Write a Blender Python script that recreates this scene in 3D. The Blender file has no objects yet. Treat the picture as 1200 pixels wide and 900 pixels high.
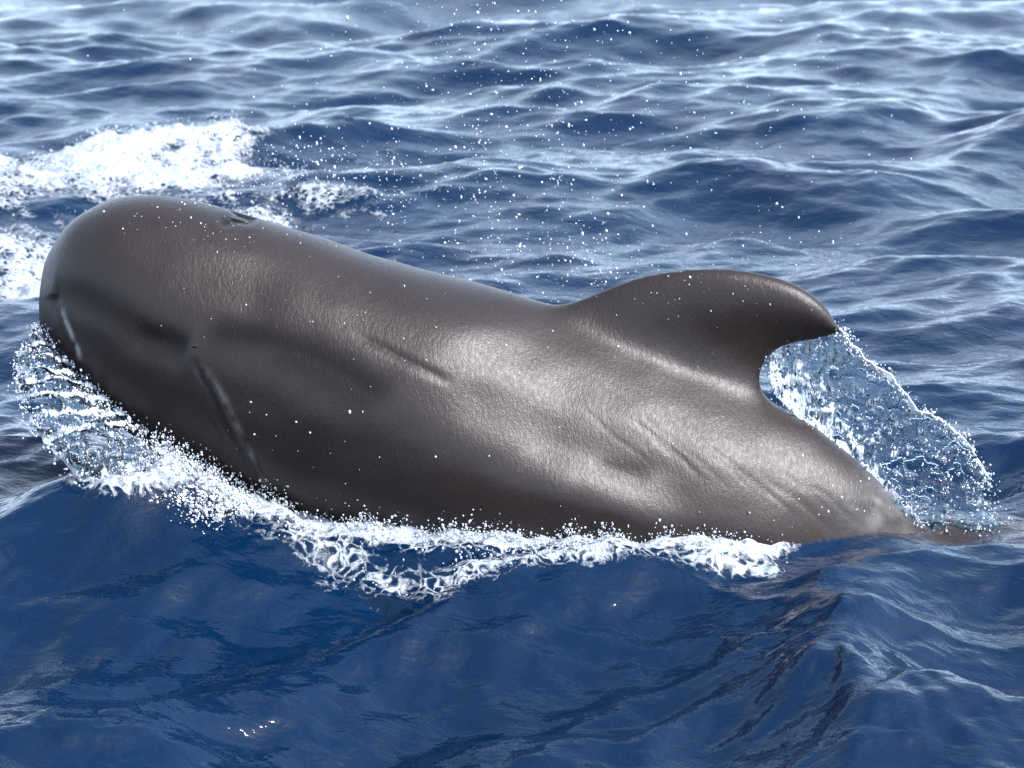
import bpy, bmesh, math
import numpy as np
from mathutils import Vector
from mathutils.bvhtree import BVHTree

# ------------------------------------------------------------------ camera
scene = bpy.context.scene
PITCH = math.radians(14.0)
DIST = 9.0
AIM = np.array([0.0, 0.0, 0.435])
FWD = np.array([0.0, math.cos(PITCH), -math.sin(PITCH)])
UP = np.array([0.0, math.sin(PITCH), math.cos(PITCH)])
RIGHT = np.array([1.0, 0.0, 0.0])
CAM = AIM - FWD * DIST
FPX = 3375.0                       # focal length in photo pixels (1200 wide)

cam_data = bpy.data.cameras.new('camera')
cam_data.sensor_width = 36.0
cam_data.lens = 36.0 * FPX / 1200.0
cam_data.clip_start = 0.1
cam_data.clip_end = 20000.0
cam_data.dof.use_dof = True
cam_data.dof.focus_distance = 8.75
cam_data.dof.aperture_fstop = 5.6
cam = bpy.data.objects.new('camera', cam_data)
scene.collection.objects.link(cam)
cam.location = CAM
cam.rotation_euler = (math.pi / 2 - PITCH, 0.0, 0.0)
scene.camera = cam

# ------------------------------------------------------------------ sky and sun
SUN_DIR = np.array([0.66, -0.30, 0.69])
SUN_DIR = SUN_DIR / np.linalg.norm(SUN_DIR)
world = bpy.data.worlds.new('World')
scene.world = world
world.use_nodes = True
wn = world.node_tree
bg = wn.nodes['Background']
sky = wn.nodes.new('ShaderNodeTexSky')
sky.sky_type = 'NISHITA'
sky.sun_disc = False
sky.sun_elevation = math.asin(SUN_DIR[2])
sky.sun_rotation = math.atan2(SUN_DIR[0], SUN_DIR[1])
sky.air_density = 1.0
sky.dust_density = 2.5
sky.ozone_density = 1.5
# thin high cloud veils the whole sky
wtc = wn.nodes.new('ShaderNodeTexCoord')
wno = wn.nodes.new('ShaderNodeTexNoise')
wno.inputs['Scale'].default_value = 2.6
wno.inputs['Detail'].default_value = 6.0
wno.inputs['Distortion'].default_value = 0.4
def wmath(op, a, b=None):
    n = wn.nodes.new('ShaderNodeMath'); n.operation = op
    for i, v in enumerate((a, b)):
        if v is None: continue
        if isinstance(v, float): n.inputs[i].default_value = v
        else: wn.links.new(v, n.inputs[i])
    return n.outputs[0]
wsep = wn.nodes.new('ShaderNodeSeparateXYZ')
wn.links.new(wtc.outputs['Generated'], wno.inputs['Vector'])
wn.links.new(wtc.outputs['Generated'], wsep.inputs[0])
# optical depth of the veil grows towards the horizon as 1 / sin(elevation)
tau = wmath('MULTIPLY', wmath('ADD', wno.outputs['Fac'], -0.20), 0.85)
path = wmath('DIVIDE', tau, wmath('MAXIMUM', wsep.outputs['Z'], 0.04))
veil = wmath('SUBTRACT', 1.0, wmath('POWER', 2.71828, wmath('MULTIPLY', path, -1.0)))
wmx = wn.nodes.new('ShaderNodeMix')
wmx.data_type = 'RGBA'
wmx.inputs['B'].default_value = (8.0, 10.0, 12.8, 1.0)
wn.links.new(veil, wmx.inputs['Factor'])
wn.links.new(sky.outputs[0], wmx.inputs['A'])
wn.links.new(wmx.outputs['Result'], bg.inputs['Color'])
bg.inputs['Strength'].default_value = 0.15

sun_data = bpy.data.lights.new('sun', 'SUN')
sun_data.energy = 5.0
sun_data.angle = math.radians(12.0)
sun_data.color = (1.0, 0.985, 0.99)
sun = bpy.data.objects.new('sun', sun_data)
scene.collection.objects.link(sun)
sun.rotation_euler = Vector(SUN_DIR).to_track_quat('Z', 'Y').to_euler()

vs = scene.view_settings
vs.view_transform = 'Standard'
vs.look = 'None'
vs.exposure = 0.75
vs.gamma = 1.0
scene.cycles.max_bounces = 7
scene.cycles.diffuse_bounces = 2
scene.cycles.glossy_bounces = 3
scene.cycles.transmission_bounces = 6
scene.cycles.caustics_reflective = False
scene.cycles.caustics_refractive = False
scene.render.resolution_x = 1024
scene.render.resolution_y = 768

# ------------------------------------------------------------------ helpers
rng = np.random.default_rng(7)

def ray(px, py):
    d = FWD + RIGHT * ((px - 600.0) / FPX) + UP * ((450.0 - py) / FPX)
    return d

def on_plane(px, py, y=0.0):
    """photo pixel -> point on the vertical plane at depth y"""
    d = ray(px, py)
    t = (y - CAM[1]) / d[1]
    return CAM + d * t

def on_water(px, py, z=0.0):
    d = ray(px, py)
    t = (z - CAM[2]) / d[2]
    return CAM + d * t

def project(P):
    Q = np.asarray(P) - CAM
    zc = Q @ FWD
    return 600.0 + FPX * (Q @ RIGHT) / zc, 450.0 - FPX * (Q @ UP) / zc

def spline(keys, n=None, t=None):
    """Catmull-Rom through the rows of keys (even parameter)"""
    K = np.asarray(keys, float)
    m = len(K)
    if t is None:
        t = np.linspace(0, m - 1, n)
    t = np.clip(t, 0, m - 1 - 1e-9)
    i = t.astype(int)
    f = (t - i)[:, None]
    P = np.vstack([2 * K[0] - K[1], K, 2 * K[-1] - K[-2]])
    p0, p1, p2, p3 = P[i], P[i + 1], P[i + 2], P[i + 3]
    return 0.5 * ((2 * p1) + (-p0 + p2) * f + (2 * p0 - 5 * p1 + 4 * p2 - p3) * f ** 2
                  + (-p0 + 3 * p1 - 3 * p2 + p3) * f ** 3)

def sstep(a, b, x):
    t = np.clip((x - a) / (b - a), 0, 1)
    return t * t * (3 - 2 * t)

def poly_dist(x, y, pts):
    """distance to a polyline and the parameter (0-1) of the nearest point"""
    pts = np.asarray(pts, float)
    best = np.full(x.shape, 1e9)
    par = np.zeros(x.shape)
    side = np.zeros(x.shape)
    L = np.r_[0, np.cumsum(np.hypot(*np.diff(pts, axis=0).T))]
    for k in range(len(pts) - 1):
        a, b = pts[k], pts[k + 1]
        ab = b - a
        t = np.clip(((x - a[0]) * ab[0] + (y - a[1]) * ab[1]) / (ab @ ab), 0, 1)
        dx, dy = x - a[0] - t * ab[0], y - a[1] - t * ab[1]
        d = np.hypot(dx, dy)
        m = d < best
        best[m] = d[m]
        par[m] = ((L[k] + t * (L[k + 1] - L[k])) / L[-1])[m]
        side[m] = np.sign(ab[0] * dy - ab[1] * dx)[m]
    return best, par, side

def np_mesh(name, V, F, smooth=True):
    me = bpy.data.meshes.new(name)
    V = np.asarray(V, np.float32)
    F = np.asarray(F, np.int32)
    k = F.shape[1]
    me.vertices.add(len(V))
    me.vertices.foreach_set('co', V.ravel())
    me.loops.add(F.size)
    me.loops.foreach_set('vertex_index', F.ravel())
    me.polygons.add(len(F))
    me.polygons.foreach_set('loop_start', np.arange(0, F.size, k, dtype=np.int32))
    me.polygons.foreach_set('use_smooth', np.full(len(F), smooth))
    me.update(calc_edges=True)
    me.validate()
    return me

def attr(me, name, val):
    a = me.attributes.new(name, 'FLOAT', 'POINT')
    a.data.foreach_set('value', np.asarray(val, np.float32))

def add(name, me, mat=None, parent=None, label=None, cat=None, kind=None, group=None):
    o = bpy.data.objects.new(name, me)
    scene.collection.objects.link(o)
    if mat is not None:
        me.materials.append(mat)
    if parent is not None:
        o.parent = parent
    if label: o['label'] = label
    if cat: o['category'] = cat
    if kind: o['kind'] = kind
    if group: o['group'] = group
    return o

def grid_faces(nr, nc, wrap=False):
    r = np.arange(nr - 1)[:, None]
    c = np.arange(nc if wrap else nc - 1)[None, :]
    c2 = (c + 1) % nc
    return np.stack([r * nc + c + 0 * r, r * nc + c2 + 0 * r,
                     (r + 1) * nc + c2, (r + 1) * nc + c], -1).reshape(-1, 4)

# periodic random fields made by FFT -------------------------------------
NF, LF = 1024, 16.0
kx1 = 2 * np.pi * np.fft.fftfreq(NF, LF / NF)
KX, KY = np.meshgrid(kx1, kx1)          # [row = y, col = x]
KK = np.hypot(KX, KY)
KK[0, 0] = 1e-6

def noise_field(lam_lo, lam_hi, power=-1.0, seed=1, sx=1.0, sy=1.0):
    r = np.random.default_rng(seed)
    k = np.hypot(KX * sx, KY * sy) + 1e-6
    A = k ** power * (k > 2 * np.pi / lam_hi) * np.exp(-(k / (2 * np.pi / lam_lo)) ** 2)
    A[0, 0] = 0
    f = np.fft.ifft2(np.fft.fft2(r.standard_normal((NF, NF))) * A).real
    return f / f.std()

def sample_sep(F, xs, ys):
    """cubic samples of a periodic field on the tensor grid ys x xs"""
    def taps(v):
        g = v / LF * NF
        i = np.floor(g).astype(int)
        f = g - i
        w = [(-f + 2 * f ** 2 - f ** 3) / 2, (2 - 5 * f ** 2 + 3 * f ** 3) / 2,
             (f + 4 * f ** 2 - 3 * f ** 3) / 2, (-f ** 2 + f ** 3) / 2]
        return [((i + k - 1) % NF, w[k]) for k in range(4)]
    G = sum(F[i, :] * w[:, None] for i, w in taps(ys))
    return sum(G[:, i] * w[None, :] for i, w in taps(xs))

def sample(F, x, y):
    gx, gy = x / LF * NF, y / LF * NF
    ix, iy = np.floor(gx).astype(int), np.floor(gy).astype(int)
    fx, fy = gx - ix, gy - iy
    a, b = F[iy % NF, ix % NF], F[iy % NF, (ix + 1) % NF]
    c, d = F[(iy + 1) % NF, ix % NF], F[(iy + 1) % NF, (ix + 1) % NF]
    return (a * (1 - fx) + b * fx) * (1 - fy) + (c * (1 - fx) + d * fx) * fy

# ------------------------------------------------------------------ materials
def new_mat(name):
    m = bpy.data.materials.new(name)
    m.use_nodes = True
    return m, m.node_tree, m.node_tree.nodes['Principled BSDF']

def N(nt, kind, **kw):
    n = nt.nodes.new(kind)
    for k, v in kw.items():
        if k in n.inputs:
            n.inputs[k].default_value = v
        else:
            setattr(n, k, v)
    return n

def math_node(nt, op, a, b=None, clamp=False):
    n = nt.nodes.new('ShaderNodeMath')
    n.operation = op
    n.use_clamp = clamp
    for i, v in enumerate((a, b)):
        if v is None: continue
        if isinstance(v, (int, float)): n.inputs[i].default_value = v
        else: nt.links.new(v, n.inputs[i])
    return n.outputs[0]

def ramp(nt, sock, lo, hi):
    n = nt.nodes.new('ShaderNodeMapRange')
    n.interpolation_type = 'SMOOTHSTEP'
    nt.links.new(sock, n.inputs['Value'])
    for k, v in (('From Min', lo), ('From Max', hi)):
        if isinstance(v, (int, float)): n.inputs[k].default_value = v
        else: nt.links.new(v, n.inputs[k])
    return n.outputs['Result']

def mixc(nt, fac, a, b):
    n = nt.nodes.new('ShaderNodeMix')
    n.data_type = 'RGBA'
    for s, v in ((n.inputs['Factor'], fac), (n.inputs['A'], a), (n.inputs['B'], b)):
        if isinstance(v, (int, float)): s.default_value = v
        elif isinstance(v, tuple): s.default_value = v + (1.0,)
        else: nt.links.new(v, s)
    return n.outputs['Result']

def coords(nt, scale=(1, 1, 1), rot=(0, 0, 0)):
    tc = nt.nodes.new('ShaderNodeTexCoord')
    mp = nt.nodes.new('ShaderNodeMapping')
    mp.inputs['Scale'].default_value = scale
    mp.inputs['Rotation'].default_value = rot
    nt.links.new(tc.outputs['Object'], mp.inputs['Vector'])
    return mp.outputs['Vector']

def noise(nt, vec, scale, detail=3.0, rough=0.5, dist=0.0):
    n = N(nt, 'ShaderNodeTexNoise')
    n.inputs['Scale'].default_value = scale
    n.inputs['Detail'].default_value = detail
    n.inputs['Roughness'].default_value = rough
    n.inputs['Distortion'].default_value = dist
    nt.links.new(vec, n.inputs['Vector'])
    return n.outputs['Fac']

def attr_node(nt, name):
    n = nt.nodes.new('ShaderNodeAttribute')
    n.attribute_name = name
    return n.outputs['Fac']

def bump(nt, height, strength, dist, normal=None):
    n = nt.nodes.new('ShaderNodeBump')
    n.inputs['Strength'].default_value = strength
    n.inputs['Distance'].default_value = dist
    nt.links.new(height, n.inputs['Height'])
    if normal is not None: nt.links.new(normal, n.inputs['Normal'])
    return n.outputs['Normal']

DEEP = (0.004, 0.021, 0.070)
SKIN = (0.060, 0.050, 0.048)

def make_water():
    m, nt, p = new_mat('sea_water')
    foam_d = attr_node(nt, 'foam')
    film = attr_node(nt, 'film')
    v = coords(nt)
    n1 = noise(nt, v, 9.0, 6.0, 0.62, 0.6)
    n2 = noise(nt, v, 46.0, 4.0, 0.6, 0.3)
    # lacy bubble net, warped by noise
    warp = nt.nodes.new('ShaderNodeVectorMath'); warp.operation = 'MULTIPLY_ADD'
    nz = N(nt, 'ShaderNodeTexNoise'); nz.inputs['Scale'].default_value = 14.0; nz.inputs['Detail'].default_value = 1.0
    nt.links.new(v, nz.inputs['Vector'])
    nt.links.new(nz.outputs['Color'], warp.inputs[0]); warp.inputs[1].default_value = (.11, .11, .11)
    nt.links.new(v, warp.inputs[2])
    vo = N(nt, 'ShaderNodeTexVoronoi'); vo.feature = 'DISTANCE_TO_EDGE'; vo.inputs['Scale'].default_value = 24.0
    nt.links.new(warp.outputs[0], vo.inputs['Vector'])
    lace = math_node(nt, 'SUBTRACT', 1.0, ramp(nt, vo.outputs['Distance'], 0.02, 0.30))
    nn = math_node(nt, 'ADD', math_node(nt, 'MULTIPLY', n1, 0.56),
                   math_node(nt, 'ADD', math_node(nt, 'MULTIPLY', n2, 0.30), math_node(nt, 'MULTIPLY', lace, 0.15)))
    th = math_node(nt, 'SUBTRACT', 0.78, math_node(nt, 'MULTIPLY', foam_d, 0.60))
    foam = ramp(nt, nn, th, math_node(nt, 'ADD', th, 0.17))
    hue = noise(nt, v, 1.3, 2.0)
    wat = mixc(nt, hue, (0.0001, 0.0060, 0.0215), (0.0003, 0.0135, 0.043))
    wat = mixc(nt, film, wat, (0.042, 0.030, 0.023))
    white = mixc(nt, n2, (0.17, 0.215, 0.26), (0.47, 0.49, 0.52))
    col = mixc(nt, foam, wat, white)
    nt.links.new(col, p.inputs['Base Color'])
    rough = math_node(nt, 'ADD', 0.05, math_node(nt, 'MULTIPLY', foam, 0.55))
    nt.links.new(rough, p.inputs['Roughness'])
    p.inputs['IOR'].default_value = 1.333
    # capillary ripples, finer than the mesh
    v2 = coords(nt, (1.0, 1.7, 1.0), (0, 0, 0.25))
    r1 = noise(nt, v2, 11.0, 3.0, 0.55, 0.4)
    r2 = noise(nt, v2, 38.0, 2.0, 0.5, 0.2)
    b = bump(nt, r1, 1.0, 0.0065)
    b = bump(nt, r2, 1.0, 0.0016, b)
    b = bump(nt, math_node(nt, 'MULTIPLY', foam, n2), 1.0, 0.015, b)
    nt.links.new(b, p.inputs['Normal'])
    return m

def make_skin():
    m, nt, p = new_mat('whale_skin')
    v = coords(nt)
    shade_mark = attr_node(nt, 'shade_mark')
    pale = attr_node(nt, 'pale')
    big = noise(nt, v, 3.0, 4.0, 0.6)
    fine = noise(nt, v, 60.0, 4.0, 0.6)
    col = mixc(nt, big, (0.0135, 0.0082, 0.0068), (0.023, 0.0165, 0.0150))
    col = mixc(nt, shade_mark, col, (0.005, 0.003, 0.0025))  # painted crease shade darkens the skin colour
    col = mixc(nt, pale, col, (0.42, 0.41, 0.41))
    nt.links.new(col, p.inputs['Base Color'])
    ro = math_node(nt, 'ADD', 0.27, math_node(nt, 'MULTIPLY', fine, 0.26))
    nt.links.new(ro, p.inputs['Roughness'])
    p.inputs['IOR'].default_value = 1.39
    p.inputs['Coat Weight'].default_value = 0.0
    p.inputs['Coat Roughness'].default_value = 0.13
    p.inputs['Coat IOR'].default_value = 1.33
    nt.links.new(math_node(nt, 'SUBTRACT', 0.5, math_node(nt, 'MULTIPLY', shade_mark, 0.26)), p.inputs['Specular IOR Level'])  # sheen also held back where shade is painted
    # wet, faintly wrinkled skin
    vs_ = coords(nt, (1.2, 0.6, 0.5), (0, 0.45, 0))
    wr = noise(nt, vs_, 85.0, 4.0, 0.65, 0.5)
    gr = noise(nt, v, 190.0, 2.0, 0.5)
    b = bump(nt, wr, 0.8, 0.0018)
    b = bump(nt, gr, 0.8, 0.0008, b)
    nt.links.new(b, p.inputs['Normal'])
    return m

def make_splash():
    m, nt, p = new_mat('splash_water')
    foam_d = attr_node(nt, 'foam')
    v = coords(nt)
    vf = coords(nt, (1.6, 1.0, 0.7), (0, 0.7, 0))
    n1 = noise(nt, vf, 60.0, 5.0, 0.65, 0.6)
    th = math_node(nt, 'SUBTRACT', 0.85, math_node(nt, 'MULTIPLY', foam_d, 0.7))
    foam = ramp(nt, n1, th, math_node(nt, 'ADD', th, 0.12))
    nt.links.new(mixc(nt, foam, (0.72, 0.86, 0.95), (0.42, 0.46, 0.50)), p.inputs['Base Color'])
    p.inputs['IOR'].default_value = 1.333
    nt.links.new(math_node(nt, 'SUBTRACT', 1.0, foam), p.inputs['Transmission Weight'])
    nt.links.new(math_node(nt, 'ADD', 0.10, math_node(nt, 'MULTIPLY', foam, 0.45)), p.inputs['Roughness'])
    b = bump(nt, noise(nt, vf, 45.0, 3.0, 0.55, 0.5), 1.0, 0.005)
    nt.links.new(b, p.inputs['Normal'])
    return m

def make_spray():
    m, nt, p = new_mat('spray')
    p.inputs['Base Color'].default_value = (0.50, 0.54, 0.59, 1)
    p.inputs['Roughness'].default_value = 0.18
    p.inputs['IOR'].default_value = 1.333
    return m

def flat_mat(name, col, rough):
    m, nt, p = new_mat(name)
    v = coords(nt)
    n = noise(nt, v, 40.0, 3.0)
    nt.links.new(mixc(nt, n, tuple(c * 0.7 for c in col), tuple(c * 1.3 for c in col)), p.inputs['Base Color'])
    p.inputs['Roughness'].default_value = rough
    return m

M_WATER, M_SKIN, M_SPLASH, M_SPRAY = make_water(), make_skin(), make_splash(), make_spray()
M_DARK = flat_mat('dark_wet_skin', (0.012, 0.009, 0.008), 0.25)
M_EYE = flat_mat('eye', (0.010, 0.007, 0.006), 0.06)

# ------------------------------------------------------------------ the whale
# back and belly outline read as pairs across the body, head to tail
PAIRS = [((46, 352), (46, 356), .90), ((54, 306), (50, 392), .90), ((79, 266), (68, 424), .90),
         ((110, 244), (96, 452), .90), ((150, 232), (132, 484), .90), ((210, 234), (182, 518), .90),
         ((300, 258), (252, 560), .92), ((400, 290), (338, 604), .95), ((500, 319), (428, 642), .97),
         ((600, 344), (520, 674), .97), ((690, 374), (605, 697), .95), ((780, 408), (695, 714), .92),
         ((860, 440), (782, 724), .88), ((925, 478), (858, 732), .84), ((982, 522), (922, 738), .78),
         ((1030, 564), (980, 746), .72), ((1078, 612), (1036, 762), .66), ((1150, 630), (1104, 800), .80),
         ((1235, 640), (1195, 830), .85), ((1330, 704), (1304, 856), .75), ((1420, 866), (1410, 915), .55),
         ((1480, 900), (1478, 918), .7)]
st = []
for T, B, w in PAIRS:
    a, b = on_plane(*T), on_plane(*B)
    st.append([*a, *b, w])
NR, NS = 260, 144
tt = np.linspace(0, 1, NR) * (len(st) - 1)
tt = np.where(tt < 2, tt, tt)
S = spline(st, t=np.r_[np.linspace(0, 1, 24)[:-1] ** 1.6, np.linspace(1, len(st) - 1, NR)])
A_, B_, W_ = S[:, :3], S[:, 3:6], S[:, 6]
C_ = (A_ + B_) / 2
Hh = np.linalg.norm(A_ - B_, axis=1) / 2
U_ = (A_ - B_) / (2 * Hh[:, None])
# keep the front ring frames steady
th = np.linspace(0, 2 * np.pi, NS, endpoint=False)
ct, sn = np.cos(th), np.sin(th)
e = 0.92
cx_ = np.sign(ct) * np.abs(ct) ** e
sx_ = np.sign(sn) * np.abs(sn) ** e
# the back rises to a keel under the dorsal fin
keel = 0.55 * np.exp(-((C_[:, 0] - 0.38) / 0.52) ** 4) + 0.10
taper = 1 - keel[:, None] * np.clip(cx_, 0, 1)[None, :] ** 1.5
V = (C_[:, None, :] + cx_[None, :, None] * (Hh[:, None] * U_)[:, None, :]
     + (sx_[None, :] * taper * (Hh * W_)[:, None])[..., None] * np.array([0, 1.0, 0]))
nr = len(C_)
F = grid_faces(nr, NS, wrap=True)

def fin_loft(lead, trail, thick, n=70, m=28):
    """blade between a leading and a trailing 3D curve; thick(u) = half thickness; returns closed V, F"""
    L, T = spline(lead, n), spline(trail, n)
    nrm_plane = np.cross(L[n // 2] - L[0], T[n // 2] - L[0])
    nrm_plane /= np.linalg.norm(nrm_plane)
    c = (1 - np.cos(np.linspace(0, 2 * np.pi, m, endpoint=False))) / 2     # chord position 0..1..0
    sgn = np.where(np.arange(m) < m / 2, 1, -1)
    prof = np.sqrt(np.clip(c, 0, 1)) * (1 - c) ** 0.85 * 2.35
    V = []
    for i in range(n):
        h = thick(i / (n - 1))
        V.append(L[i] + (T[i] - L[i]) * c[:, None] + nrm_plane * (sgn * (prof * h + 0.006 * np.sin(np.pi * np.clip(c, 0, 1))))[:, None])
    V = np.array(V).reshape(-1, 3)
    return V, grid_faces(n, m, wrap=True), n, m

def build_raw():
    bm = bmesh.new()
    def put(V, F, n, m):
        vs_ = [bm.verts.new(v) for v in V]
        for f in F: bm.faces.new([vs_[i] for i in f])
        bm.faces.new(vs_[:m][::-1]); bm.faces.new(vs_[(n - 1) * m:n * m])
    put(V.reshape(-1, 3), F, nr, NS)
    P = lambda pts, y=0.0: [on_plane(a, b, y) for a, b in pts]
    # dorsal fin
    lead = P([(640, 420), (646, 372), (664, 347), (700, 335), (760, 321), (825, 315), (880, 319), (928, 334), (962, 356), (984, 384)])
    trail = P([(880, 540), (895, 490), (901, 462), (900, 446), (903, 432), (912, 418), (926, 408), (944, 401), (965, 397), (986, 390)])
    put(*fin_loft(lead, trail, lambda u: 0.050 * (1 - u) ** 0.7 + 0.017))
    # flippers, swept back and down under the surface
    for s in (-1, 1):
        def Q(px, py, z, out):
            p = on_water(px, py, z)
            return np.array([p[0], s * abs(out), z])
        lead = [np.array(q) * np.array([1, s, 1]) for q in
                [(-0.74, .10, .04), (-0.72, .30, -.02), (-0.66, .46, -.05), (-0.55, .60, -.08), (-0.40, .70, -.08), (-0.24, .77, -.08)]]
        trail = [np.array(q) * np.array([1, s, 1]) for q in
                 [(-0.42, .10, .00), (-0.44, .30, -.05), (-0.44, .44, -.07), (-0.40, .55, -.088), (-0.32, .66, -.088), (-0.23, .76, -.084)]]
        put(*fin_loft(lead, trail, lambda u: 0.045 * (1 - u) + 0.014, n=50))
    # flukes
    tail = on_plane(1450, 900)
    back = np.array([0.80, 0, -0.35]); back /= np.linalg.norm(back)
    for s in (-1, 1):
        L = [tail + back * a + np.array([0, s * b, 0]) for a, b in ((-.12, -.03), (0.0, .12), (.14, .32), (.30, .52), (.44, .66), (.54, .72))]
        T = [tail + back * a + np.array([0, s * b, 0]) for a, b in ((.25, -.03), (.27, .10), (.31, .28), (.38, .46), (.48, .61), (.56, .70))]
        put(*fin_loft(L, T, lambda u: 0.04 * (1 - u) + 0.012, n=40))
    bmesh.ops.recalc_face_normals(bm, faces=bm.faces)
    me = bpy.data.meshes.new('raw'); bm.to_mesh(me); bm.free()
    return me

raw = bpy.data.objects.new('raw', build_raw())
scene.collection.objects.link(raw)
rm = raw.modifiers.new('r', 'REMESH')
rm.mode = 'VOXEL'; rm.voxel_size = 0.0085; rm.adaptivity = 0.0
dg = bpy.context.evaluated_depsgraph_get()
ev = raw.evaluated_get(dg).to_mesh()
nv = len(ev.vertices)
WV = np.empty(nv * 3, np.float32); ev.vertices.foreach_get('co', WV); WV = WV.reshape(-1, 3).astype(float)
WF = [tuple(p.vertices) for p in ev.polygons]
E = np.empty(len(ev.edges) * 2, np.int32); ev.edges.foreach_get('vertices', E); E = E.reshape(-1, 2)
bpy.data.objects.remove(raw)
deg = np.bincount(E.ravel(), minlength=nv).astype(float)[:, None]

def laplace(X, w, it):
    for _ in range(it):
        Sm = np.zeros_like(X)
        for k in range(X.shape[1]):
            Sm[:, k] = np.bincount(E[:, 0], X[E[:, 1], k], nv) + np.bincount(E[:, 1], X[E[:, 0], k], nv)
        X = X + w * (Sm / deg - X)
    return X

WV = laplace(WV, 0.5, 4)
px, py = project(np.c_[WV[:, 0], -np.abs(WV[:, 1]), WV[:, 2]])
# melt the fin and flipper roots into the body
d_fin, _, _ = poly_dist(px, py, [(640, 352), (700, 378), (800, 415), (900, 455)])
wroot = (1 - sstep(10, 75, d_fin))[:, None] * 0.7
WV = laplace(WV, wroot, 180)

def vertex_normals(V):
    fq = np.array([f for f in WF if len(f) == 4])
    n = np.cross(V[fq[:, 2]] - V[fq[:, 0]], V[fq[:, 3]] - V[fq[:, 1]])
    out = np.zeros_like(V)
    for k in range(4):
        for c in range(3): out[:, c] += np.bincount(fq[:, k], n[:, c], nv)
    return out / (np.linalg.norm(out, axis=1, keepdims=True) + 1e-9)

nrm = vertex_normals(WV)
px, py = project(np.c_[WV[:, 0], -np.abs(WV[:, 1]), WV[:, 2]])
flank = sstep(0.03, 0.12, np.abs(WV[:, 1]))
disp = np.zeros(nv); shade_mark = np.zeros(nv); pale = np.zeros(nv)

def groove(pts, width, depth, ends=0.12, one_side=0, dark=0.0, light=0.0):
    global disp, shade_mark, pale
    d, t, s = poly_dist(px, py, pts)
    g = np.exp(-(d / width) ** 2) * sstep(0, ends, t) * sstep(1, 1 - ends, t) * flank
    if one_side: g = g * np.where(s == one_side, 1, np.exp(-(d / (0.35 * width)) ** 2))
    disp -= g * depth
    shade_mark = np.maximum(shade_mark, g * dark)  # shade of creases and sheenless bands painted into the skin colour
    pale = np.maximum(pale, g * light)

# mouth line under the melon, throat edge, cheek band, flank folds, some with painted shade
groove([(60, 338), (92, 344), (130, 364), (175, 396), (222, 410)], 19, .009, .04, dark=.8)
groove([(150, 392), (190, 402), (222, 408)], 24, .006, .3, dark=.7)  # shadow at the mouth corner, painted dark
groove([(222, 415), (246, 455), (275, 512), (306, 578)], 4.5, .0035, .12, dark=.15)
groove([(232, 424), (256, 458), (285, 514), (314, 576)], 3.5, -.005, .1, light=.16)  # raised throat ridge, its highlight painted pale
groove([(224, 396), (265, 388), (310, 394), (360, 410), (410, 436), (464, 476)], 19, .005, .15, dark=.85)  # band without sheen behind the eye, painted dark
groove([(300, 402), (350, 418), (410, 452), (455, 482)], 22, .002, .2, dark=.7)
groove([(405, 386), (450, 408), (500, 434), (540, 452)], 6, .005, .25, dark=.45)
groove([(470, 430), (560, 470), (650, 520), (720, 550), (790, 582), (870, 622)], 34, .015, .25)
groove([(690, 542), (730, 552), (770, 560)], 12, .003, .3, dark=.4)
groove([(610, 560), (720, 592), (800, 622)], 44, -.014, .3)
groove([(620, 380), (720, 440), (830, 510), (930, 570)], 50, -.012, .3)
groove([(58, 344), (72, 376), (90, 420)], 7, .006, .1, dark=.4)
groove([(64, 350), (78, 382), (97, 428)], 3.0, -.003, .25, light=.65)
groove([(120, 300), (240, 330), (360, 350)], 46, .010, .3)
jit = np.random.default_rng(3)
for k in range(14):                              # fine drag folds on the flank behind the fin
    x0, y0 = 660 + 20 * k + jit.normal(0, 8), 455 + 8 * k + jit.normal(0, 9)
    l_ = jit.uniform(60, 130)
    groove([(x0, y0), (x0 + .5 * l_, y0 + .36 * l_ + jit.normal(0, 3)), (x0 + l_, y0 + .8 * l_)], jit.uniform(2, 4), jit.uniform(.0005, .0014), .35)
for k in range(7):
    groove([(170 + 16 * k, 450 + 4 * k), (210 + 15 * k, 505 + 5 * k), (250 + 13 * k, 560 + 4 * k)], 3.0, .002, .3)
d_b, t_b, _ = poly_dist(px, py, [(264, 260), (280, 255), (294, 257)])
g_b = np.exp(-(d_b / 6.5) ** 2) * (WV[:, 1] < 0.04)
disp -= .008 * g_b; shade_mark = np.maximum(shade_mark, .95 * g_b)
disp += .002 * np.exp(-((d_b - 12) / 5) ** 2) * (WV[:, 1] < 0.04)
# scuffed pale skin on the tail stock
pn = sample(noise_field(.02, .25, -1.0, 66), WV[:, 0] + 3, WV[:, 2] * 1.2 + WV[:, 1])
pale = pale * np.clip(.55 + .45 * pn, 0, 1)
pale = np.maximum(pale, np.clip(.14 * np.exp(-((px - 1040) / 45) ** 2 - ((py - 592) / 40) ** 2) * (.8 + .4 * pn), 0, .5))
# undulation of blubber
disp += 0.0025 * sample(noise_field(.12, 1.2, -1.6, 91), WV[:, 0] * 1.0, WV[:, 2] * 1.3 + WV[:, 1] * .4)
WV = WV + nrm * disp[:, None]

whale_me = bpy.data.meshes.new('pilot_whale')
whale_me.from_pydata(WV.tolist(), [], WF)
whale_me.polygons.foreach_set('use_smooth', np.ones(len(WF), bool))
attr(whale_me, 'shade_mark', shade_mark); attr(whale_me, 'pale', pale)
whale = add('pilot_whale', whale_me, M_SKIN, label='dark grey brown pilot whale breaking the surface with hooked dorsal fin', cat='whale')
BVH = BVHTree.FromPolygons(WV.tolist(), WF)

def whale_hit(px_, py_):
    d = Vector(ray(px_, py_)).normalized()
    hit, n, _, _ = BVH.ray_cast(Vector(CAM), d)
    return (np.array(hit), np.array(n)) if hit is not None else (None, None)

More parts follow.
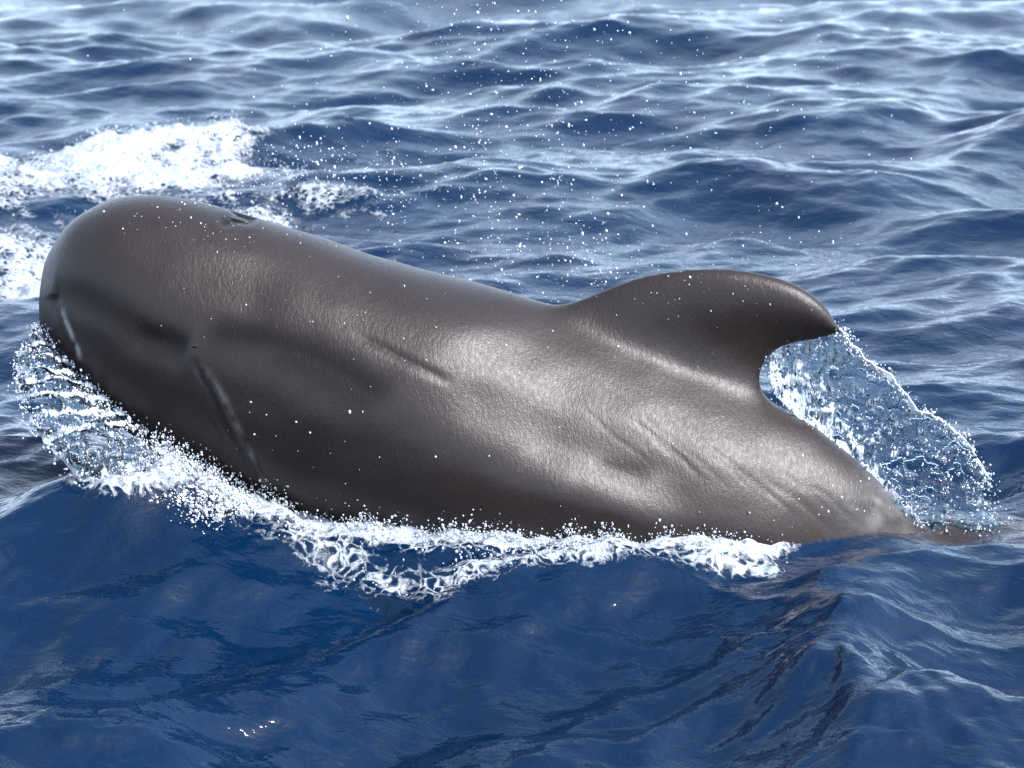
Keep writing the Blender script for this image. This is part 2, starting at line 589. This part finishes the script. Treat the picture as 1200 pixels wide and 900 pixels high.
def blob(name, loc, nrm_, rad, mat, parent, tang=None):
    """an ellipsoid seated on the skin"""
    bm = bmesh.new()
    bmesh.ops.create_icosphere(bm, subdivisions=3, radius=1.0)
    n = Vector(nrm_).normalized()
    t = Vector(tang or (1, 0, 0)); t = (t - n * t.dot(n)).normalized()
    b = n.cross(t)
    for v in bm.verts:
        c = v.co.copy()
        bend = 0.35 * (c.x ** 2)
        v.co = Vector(loc) + t * c.x * rad[0] + b * (c.y * rad[1] - bend * rad[1]) + n * c.z * rad[2]
    me = bpy.data.meshes.new(name); bm.to_mesh(me); bm.free()
    for p in me.polygons: p.use_smooth = True
    return add(name, me, mat, parent)

h, n = whale_hit(228, 405)
blob('eye', h - n * .004, n, (.014, .009, .006), M_EYE, whale)
hb, n2 = whale_hit(279, 258)
blob('blowhole', hb + n2 * .002, n2, (.034, .013, .004), M_DARK, whale)

# ------------------------------------------------------------------ the sea
def axis(lo, hi, step, growth, far, hi_step=None):
    v = [lo]
    s = step
    while v[-1] < hi:
        if hi_step: s = step + (hi_step - step) * sstep(0.9, hi, v[-1])
        v.append(v[-1] + s)
    up, s2 = [v[-1]], s
    while up[-1] < far: s2 *= growth if s2 < .3 else 1.3; up.append(up[-1] + s2)
    dn, s3 = [v[0]], step
    while dn[-1] > -far: s3 *= growth if s3 < .3 else 1.3; dn.append(dn[-1] - s3)
    return np.array(dn[:0:-1] + v + up[1:])

XS = axis(-3.2, 3.2, 0.0135, 1.05, 6000)
YS = axis(-2.6, 12.0, 0.011, 1.05, 6000, hi_step=0.04)
X, Y = np.meshgrid(XS, YS)
print('sea grid', X.shape)

wind = np.array([0.30, -0.95]); wind /= np.linalg.norm(wind)
def spectrum(lam_peak, lam_lo, expo, seed, spread=2.0, wind=wind, floor=.10):
    wind = np.array(wind) / np.hypot(*wind)
    cosw = (KX * wind[0] + KY * wind[1]) / KK
    r = np.random.default_rng(seed)
    kp = 2 * np.pi / lam_peak
    A = KK ** expo * np.exp(-0.75 * (kp / KK) ** 2) * np.exp(-(KK / (2 * np.pi / lam_lo)) ** 2)
    A = A * (floor + np.abs(cosw) ** spread)
    A[0, 0] = 0
    h = np.fft.fft2(r.standard_normal((NF, NF))) * A
    s = np.fft.ifft2(h).real.std()
    return h / s
hk = spectrum(3.0, 0.13, -2.3, 11, 1.6, floor=.22) * 0.055 + spectrum(5.0, 2.2, -1.5, 5, 3.0) * 0.045
hk2 = spectrum(0.7, 0.05, -2.15, 31, 2.0, (-.45, .9)) * 0.0155 + spectrum(1.3, 0.14, -2.2, 33, 2.0, (-.5, .85)) * 0.018
CHOP = np.fft.ifft2(hk2).real
print('chop slope', np.gradient(CHOP, LF / NF, axis=0).std())
WH = np.fft.ifft2(hk).real
WDX = np.fft.ifft2(1j * KX / KK * hk).real
WDY = np.fft.ifft2(1j * KY / KK * hk).real
print('rms slope', np.gradient(WH, LF / NF, axis=0).std(), np.gradient(WH, LF / NF, axis=1).std())

ox, oy = 3.1, 5.3
Hs = sample_sep(WH, XS + ox, YS + oy)
Dx = sample_sep(WDX, XS + ox, YS + oy)
Dy = sample_sep(WDY, XS + ox, YS + oy)
spacing = np.maximum(np.gradient(XS)[None, :], np.gradient(YS)[:, None])
fade = 1 - sstep(0.12, 0.6, spacing)
calm = 1 - 0.6 * np.exp(-((X / 1.7) ** 2 + ((Y + 0.1) / 0.55) ** 2) ** 2)
chop_w = .36 + .64 * (1 - sstep(0.2, 2.6, Y))
Hs = (Hs + sample_sep(CHOP, XS + ox, YS + oy) * chop_w) * fade * calm
CH = 0.65
Xd = X + CH * Dx * fade * calm
Yd = Y + CH * Dy * fade * calm

def bumpg(px_, py_, lx, ly, amp, rot=0.0, sharp=1.0):
    c = on_water(px_, py_)
    dx, dy = X - c[0], Y - c[1]
    a = math.radians(rot)
    u, v = dx * math.cos(a) + dy * math.sin(a), -dx * math.sin(a) + dy * math.cos(a)
    r2 = (u / lx) ** 2 + (v / ly) ** 2
    return amp * np.exp(-r2 ** sharp)

Z = Hs
def crest():
    c = on_water(1000, 765)
    a = math.radians(-14)
    dx, dy = X - c[0], Y - c[1]
    u, v = dx * math.cos(a) + dy * math.sin(a), -dx * math.sin(a) + dy * math.cos(a)
    u = u + .10 * v ** 2
    g = np.exp(-(np.abs(u) / np.where(u < 0, .22, .36)) ** 1.7 - (np.abs(v) / np.where(v > 0, .22, .55)) ** 2)
    ph, ro = np.arctan2(dx, -(dy - .25)), np.hypot(dx, dy - .25)
    fan = sample(noise_field(.05, .5, -1.0, 77), ph * .55 + .05 * ro + 4, ro * .10 + 2)
    return .12 * g + .007 * fan * np.exp(-(ro / .95) ** 2) * sstep(.03, .3, ro) * (dy < .4)
Z = Z + crest()        # pointed crest thrown up in front of the tail stock
Z = Z + bumpg(1300, 690, .30, .36, .08, 0) - bumpg(1210, 570, .6, .5, .19) - bumpg(1240, 720, .42, .34, .11) - bumpg(1100, 615, .22, .22, .06) + bumpg(1030, 700, .30, .20, .05)               # shoulder of water over the tail
Z = Z - .12 * sstep(-.65, -2.5, Y) * sstep(-9.0, -3.5, Y) * (1 - sstep(5, 9, np.abs(X)))   # face of the swell falling towards the boat
Z = Z - bumpg(560, 800, 1.0, .55, .05)                   # hollow in front of the flank
Z = Z - bumpg(870, 830, .35, .55, .06, 10)
Z = Z + bumpg(145, 662, .36, .27, .16)                   # bow heap
Z = Z + bumpg(60, 250, 1.2, .9, .05)

# the swell rides up over the tail stock as a thin skin of water
ti, tj = np.where((YS > -.8) & (YS < .8))[0], np.where((XS > .95) & (XS < 2.6))[0]
sub = np.ix_(ti, tj)
ZB = np.full((len(ti), len(tj)), -.6)
for a_, i in enumerate(ti):
    for b_, j in enumerate(tj):
        hit = BVH.ray_cast(Vector((X[i, j], Y[i, j], .25)), Vector((0, 0, -1)), 1.0)
        if hit[0] is not None: ZB[a_, b_] = hit[0].z
def blur(A, n):
    for _ in range(n):
        A = np.pad(A, 1, mode='edge'); A = (A[:-2] + A[1:-1] + A[2:]) / 3
        A = (A[:, :-2] + A[:, 1:-1] + A[:, 2:]) / 3
    return A
lift = sstep(1.26, 1.42, X[sub])
over = blur(ZB, 10) + .03
zz = Z[sub]
kk = .03
soft = kk * np.logaddexp(zz / kk, np.clip(over, -.5, .4) / kk)
Z = Z.copy(); Z[sub] = zz * (1 - lift) + soft * lift

# and never uncovers the flipper
ti, tj = np.where((YS > -.95) & (YS < -.47))[0], np.where((XS > -.85) & (XS < -.1))[0]
sub = np.ix_(ti, tj)
ZB = np.full((len(ti), len(tj)), -.4)
for a_, i in enumerate(ti):
    for b_, j in enumerate(tj):
        hit = BVH.ray_cast(Vector((Xd[i, j], Yd[i, j], .0)), Vector((0, 0, -1)), .4)
        if hit[0] is not None: ZB[a_, b_] = hit[0].z
over = np.maximum(blur(ZB, 5), ZB) + .022
Z[sub] = .012 * np.logaddexp(Z[sub] / .012, np.clip(over, -.35, .4) / .012)

# distance from the body, foam and thin water over the skin
near = np.argwhere((np.abs(X) < 2.6) & (Y > -1.6) & (Y < 1.2))
dist = np.full(X.shape, 9.0); film = np.zeros(X.shape)
for i, j in near[::1]:
    p = Vector((Xd[i, j], Yd[i, j], Z[i, j]))
    r = BVH.find_nearest(p, 0.45)
    if r[0] is not None and abs(r[0].y) < .47: dist[i, j] = r[3]
idx = near[(dist[near[:, 0], near[:, 1]] < 0.4)]
for i, j in idx:
    p = Vector((Xd[i, j], Yd[i, j], Z[i, j] + .001))
    hit = BVH.ray_cast(p, Vector((0, 0, -1)), 0.3)
    if hit[0] is not None: film[i, j] = math.exp(-hit[3] / 0.10)

PX, PY = project(np.stack([Xd, Yd, Z], -1).reshape(-1, 3))
PX, PY = PX.reshape(X.shape), PY.reshape(X.shape)
nA = sample_sep(noise_field(.05, .9, -1.4, 21), XS, YS)
nB = sample_sep(noise_field(.03, .12, -0.5, 22), XS, YS)
nC = sample_sep(noise_field(.15, 2.5, -1.5, 23), XS, YS)
front = Yd < 0.05
foam = np.zeros(X.shape)
# collar round the waterline: broad at the head, narrow towards the tail
wid = np.interp(Xd, [-1.6, -1.2, -.6, 0, .5, .9, 1.15, 1.3], [.16, .18, .16, .11, .10, .06, .015, .005])
foam = np.maximum(foam, front * np.exp(-(dist / (wid + 1e-4)) ** 2) * 0.95 * (Xd > -1.6) * (1 - sstep(.75, .95, Xd)))
foam = np.maximum(foam, (~front) * np.exp(-(dist / .06) ** 2) * .6 * (Xd < .6) * (Xd > -1.6))
def patch(pts, width, val, q=1.0):
    """foam along a line on the water read from the photograph"""
    P3 = np.array([on_water(a, b)[:2] for a, b in pts])
    d, t, s = poly_dist(Xd, Yd, P3)
    return val * np.exp(-(d / width) ** 2)
foam = np.maximum(foam, patch([(130, 600), (210, 610), (300, 640), (390, 668), (440, 678), (520, 682)], .10, .60))
foam = np.maximum(foam, patch([(500, 680), (640, 668), (760, 660), (900, 655)], .07, .7))
foam = np.maximum(foam, patch([(-250, 225), (0, 220), (90, 215), (150, 212)], 1.15, .86))
foam = np.maximum(foam, patch([(-250, 300), (-50, 300), (40, 300)], .8, .75))
foam = np.maximum(foam, patch([(150, 205), (240, 200), (320, 212), (360, 238)], .55, .52))
foam = np.maximum(foam, patch([(112, 652), (150, 662), (200, 655)], .07, .9))
foam = np.maximum(foam, patch([(60, 262), (200, 258), (400, 250)], .35, .40))
foam = np.clip(foam + (0.13 * nC + .10 * nA * (Yd > 1)) * (foam > .1), 0, 1.1)
lump = np.clip(foam - .25, 0, 1)
Z = Z + lump * (0.022 * nA + 0.006 * nB + 0.03) * (1 + .1 * (Yd > 1.0))

sea_me = np_mesh('sea', np.stack([Xd, Yd, Z], -1).reshape(-1, 3), grid_faces(len(YS), len(XS)))
attr(sea_me, 'foam', foam.ravel()); attr(sea_me, 'film', (film * .85).ravel())
sea = add('sea', sea_me, M_WATER, label='choppy deep blue sea with pale sky reflections', cat='sea', kind='structure')
SEA_BVH_idx = None
def sea_z(x, y):
    i = np.clip(np.searchsorted(YS, y), 0, len(YS) - 1); j = np.clip(np.searchsorted(XS, x), 0, len(XS) - 1)
    return Z[i, j]

# ------------------------------------------------------------------ splashes
def sheet(name, inner, outer, nu, nv_, billow, foam_fn, hole_fn, thick, label, seed, ribs=0):
    I, O = spline(inner, nu), spline(outer, nu)
    v = np.linspace(0, 1, nv_)[None, :, None]
    P = I[:, None, :] * (1 - v) + O[:, None, :] * v
    u2, v2 = np.meshgrid(np.linspace(0, 1, nu), np.linspace(0, 1, nv_), indexing='ij')
    P = P + billow(u2, v2)
    f1 = sample(noise_field(.04, .5, -1.2, seed), P[..., 0] * 1.3 + 2, P[..., 2] * 1.3 + P[..., 1])
    f2 = sample(noise_field(.025, .12, -.7, seed + 1), P[..., 0] + 5, P[..., 2] + P[..., 1] * .7)
    tu, tv = np.gradient(P, axis=0), np.gradient(P, axis=1)
    nn = np.cross(tu.reshape(-1, 3), tv.reshape(-1, 3)); nn /= np.linalg.norm(nn, axis=1, keepdims=True) + 1e-9
    nn = nn.reshape(P.shape)
    P = P + nn * (0.010 * f1 + .005 * f2)[..., None] * np.minimum(1, 4 * v2)[..., None]
    fo = np.clip(foam_fn(u2, v2) + .05 * f1 + .10 * f2, 0, 1)
    keep = hole_fn(u2, v2) + .55 * f1 + .6 * f2 > 0
    Ff = grid_faces(nu, nv_)
    k = keep.ravel()[Ff].sum(1) >= 3
    Ff = Ff[k]
    used = np.unique(Ff); remap = -np.ones(nu * nv_, int); remap[used] = np.arange(len(used))
    me = np_mesh(name, P.reshape(-1, 3)[used], remap[Ff])
    attr(me, 'foam', fo.ravel()[used])
    o = add(name, me, M_SPLASH, label=label, cat='splash', kind='stuff')
    so = o.modifiers.new('thickness', 'SOLIDIFY'); so.thickness = thick; so.offset = 0
    sb = o.modifiers.new('smooth', 'SUBSURF'); sb.levels = 1; sb.render_levels = 1
    return o, P

PL = on_plane
# water streaming off the fin tip and the back behind it
fin_in = [PL(904, 416), PL(901, 436), PL(908, 462), PL(945, 500), PL(985, 532), PL(1025, 566), PL(1060, 600), PL(1085, 632)]
fin_out = [PL(984, 384, 0), PL(1002, 402), PL(1040, 440, .02), PL(1085, 482, .03), PL(1125, 508, .04), PL(1148, 540, .05), PL(1175, 590, .05), PL(1205, 640, .05)]
fin_sheet, P_fin = sheet('fin_splash', fin_in, fin_out, 150, 90,
    lambda u, v: np.stack([0 * u, .05 * np.sin(np.pi * v) * np.sin(3 * u + 1), 0 * u], -1),
    lambda u, v: .36 + .50 * np.exp(-((v - 1) / .06) ** 2) + .25 * np.exp(-(v / .25) ** 2) + .15 * np.exp(-(u / .3) ** 2) - .30 * sstep(.45, .9, u) * (v > .1),
    lambda u, v: 1.25 - .6 * sstep(.4, 1.0, u) - .9 * sstep(.45, .9, u) * v + 1.2 * (v > .95) * (u < .62), .007,
    'lacy water sheet streaming off the dorsal fin tip behind the whale', 41)

# water thrown outwards round the chin
def nearp(px_, py_, y): return PL(px_, py_, y)
bow_in = [nearp(58, 392, -.12), nearp(84, 428, -.20), nearp(112, 455, -.25), nearp(150, 488, -.28), nearp(192, 520, -.32), nearp(232, 546, -.36), nearp(272, 572, -.38), nearp(308, 594, -.40)]
bow_out = [nearp(44, 394, -.14), nearp(22, 424, -.26), nearp(24, 462, -.34), nearp(48, 512, -.40), nearp(84, 556, -.44), nearp(118, 592, -.46), nearp(165, 618, -.48), nearp(235, 640, -.50)]
bow_sheet, P_bow = sheet('bow_splash', bow_in, bow_out, 130, 70,
    lambda u, v: np.stack([-.02 * np.sin(np.pi * v), -.05 * np.sin(np.pi * v), .035 * np.sin(np.pi * v) + .007 * np.sin(u * 95) * v * (u < .5)], -1),
    lambda u, v: .40 + .4 * np.exp(-((v - 1) / .07) ** 2) + .12 * np.exp(-(v / .3) ** 2) + .24 * np.sin(u * 95 + 4 * v) * (u < .5) + .18 * sstep(.5, .9, u),
    lambda u, v: .75 + 1.0 * (v > .94) * (u < .6) - .5 * sstep(.15, .0, v) , .009,
    'curling glassy bow splash thrown up around the whale chin', 51)

# ------------------------------------------------------------------ drops
def ico():
    bm = bmesh.new(); bmesh.ops.create_icosphere(bm, subdivisions=1, radius=1.0)
    v = np.array([x.co[:] for x in bm.verts]); f = np.array([[q.index for q in p.verts] for p in bm.faces]); bm.free()
    return v, f
IV, IF = ico()
def drops(name, P, R, label, cat, stretch=None):
    n = len(P)
    if stretch is None: stretch = 0.7 + 0.6 * rng.random((n, 3)); stretch[:, 2] *= 1 + .9 * rng.random(n) ** 3
    V = P[:, None, :] + IV[None] * (R[:, None] * stretch)[:, None, :]
    F = (IF[None] + (np.arange(n) * len(IV))[:, None, None]).reshape(-1, 3)
    return add(name, np_mesh(name, V.reshape(-1, 3), F), M_SPRAY, label=label, cat=cat, kind='stuff')

def rad(n, med, sig, cap): return np.minimum(med * np.exp(sig * rng.standard_normal(n)), cap)

# froth beads: along the waterline collar
w = np.where((foam > .35) & (Yd < .1) & (Xd < .92) & (Xd > -1.7) & (Yd > -1.6), (foam - .3) ** 1.3 * np.clip(.6 + .5 * nA, 0, 2), 0).ravel()
pick = rng.choice(w.size, 7000, p=w / w.sum())
P = np.c_[Xd.ravel()[pick], Yd.ravel()[pick], Z.ravel()[pick]] + rng.normal(0, .006, (7000, 3))
P[:, 2] += np.abs(rng.normal(0, .014, 7000)) * (1 + 1.0 * np.clip(nA.ravel()[pick], 0, 2))
ok = np.array([BVH.find_nearest(Vector(p), .5)[0] is None or (Vector(p) - BVH.find_nearest(Vector(p))[0]).dot(BVH.find_nearest(Vector(p))[1]) > 0 for p in P])
P = P[ok]
drops('waterline_froth', P, rad(len(P), .0018, .5, .0045), 'white froth beads along the whale waterline', 'foam')

w = np.where((foam > .4) & (Yd > 1.0) & (Xd < 1.0), (foam - .4), 0).ravel()
pick = rng.choice(w.size, 3500, p=w / w.sum())
P = np.c_[Xd.ravel()[pick], Yd.ravel()[pick], Z.ravel()[pick] + np.abs(rng.normal(0, .03, 3500))] + rng.normal(0, .01, (3500, 3))
drops('wash_froth', P, rad(3500, .0028, .5, .007), 'churned white wash floating behind the whale head', 'foam')

# splash drops hugging the two sheets
def sheet_drops(name, Pg, n, sig, med, label, wfun):
    nu, nv_ = Pg.shape[:2]
    u, v = np.meshgrid(np.linspace(0, 1, nu), np.linspace(0, 1, nv_), indexing='ij')
    w = wfun(u, v).ravel(); k = rng.choice(w.size, n, p=w / w.sum())
    P = Pg.reshape(-1, 3)[k] + rng.normal(0, 1, (n, 3)) * np.array(sig)
    drops(name, P, rad(n, med * .52, .5, .005), label, 'spray')
sheet_drops('fin_spray', P_fin, 2600, (.012, .025, .012), .0036, 'droplets scattering from the water trailing the dorsal fin',
            lambda u, v: .25 + 3 * np.exp(-((v - 1) / .06) ** 2) * (u < .8) + 1.4 * np.exp(-(v / .08) ** 2) + .5 * sstep(.5, 1, u))
sheet_drops('bow_spray', P_bow, 6000, (.012, .025, .014), .0040, 'droplets bursting from the splash round the whale chin',
            lambda u, v: .3 + 2.0 * np.exp(-((v - 1) / .06) ** 2) + 1.2 * np.exp(-(v / .15) ** 2) + 2.0 * sstep(.55, .9, u))

# spray hanging in the air behind the back
cl = [(590, 90, 90, 110, 260), (660, 150, 130, 90, 300), (560, 250, 40, 70, 150), (460, 240, 12, 40, 110), (572, 150, 14, 110, 120), (655, 210, 12, 60, 80), (620, 300, 60, 30, 160),
      (850, 120, 130, 70, 150), (340, 200, 70, 22, 520), (720, 320, 40, 20, 60), (480, 40, 200, 60, 170), (690, 290, 18, 25, 60),
      (780, 290, 100, 18, 70), (940, 300, 50, 30, 40)]
PP = []
for a, b, sa, sb_, n in cl:
    qx, qy = rng.normal(a, sa, n), rng.normal(b, sb_, n)
    yy = rng.uniform(.5, 1.9, n)
    for i in range(n):
        p = on_plane(qx[i], qy[i], yy[i])
        if p[2] > 0.1: PP.append(p)
PP = np.array(PP)
drops('airborne_spray', PP, rad(len(PP), .0016, .6, .0048), 'fine spray hanging in the air behind the whale back', 'spray')

# beads of water standing on the skin
PP = []; RR = []
for a, b, sa, sb_, n in [(230, 250, 60, 14, 70), (330, 275, 70, 14, 40), (450, 370, 120, 60, 40), (800, 480, 140, 70, 50), (330, 600, 60, 10, 50),
                         (850, 345, 70, 22, 50), (320, 520, 90, 50, 30), (1000, 570, 40, 30, 60)]:
    for q in rng.normal((a, b), (sa, sb_), (n, 2)):
        hh, nn_ = whale_hit(*q)
        if hh is not None and hh[2] > .05: PP.append(hh); RR.append(min(.0015 * math.exp(.5 * rng.standard_normal()), .004))
drops('skin_droplet', np.array(PP), np.array(RR), 'small water beads sitting on the wet whale skin', 'droplets')
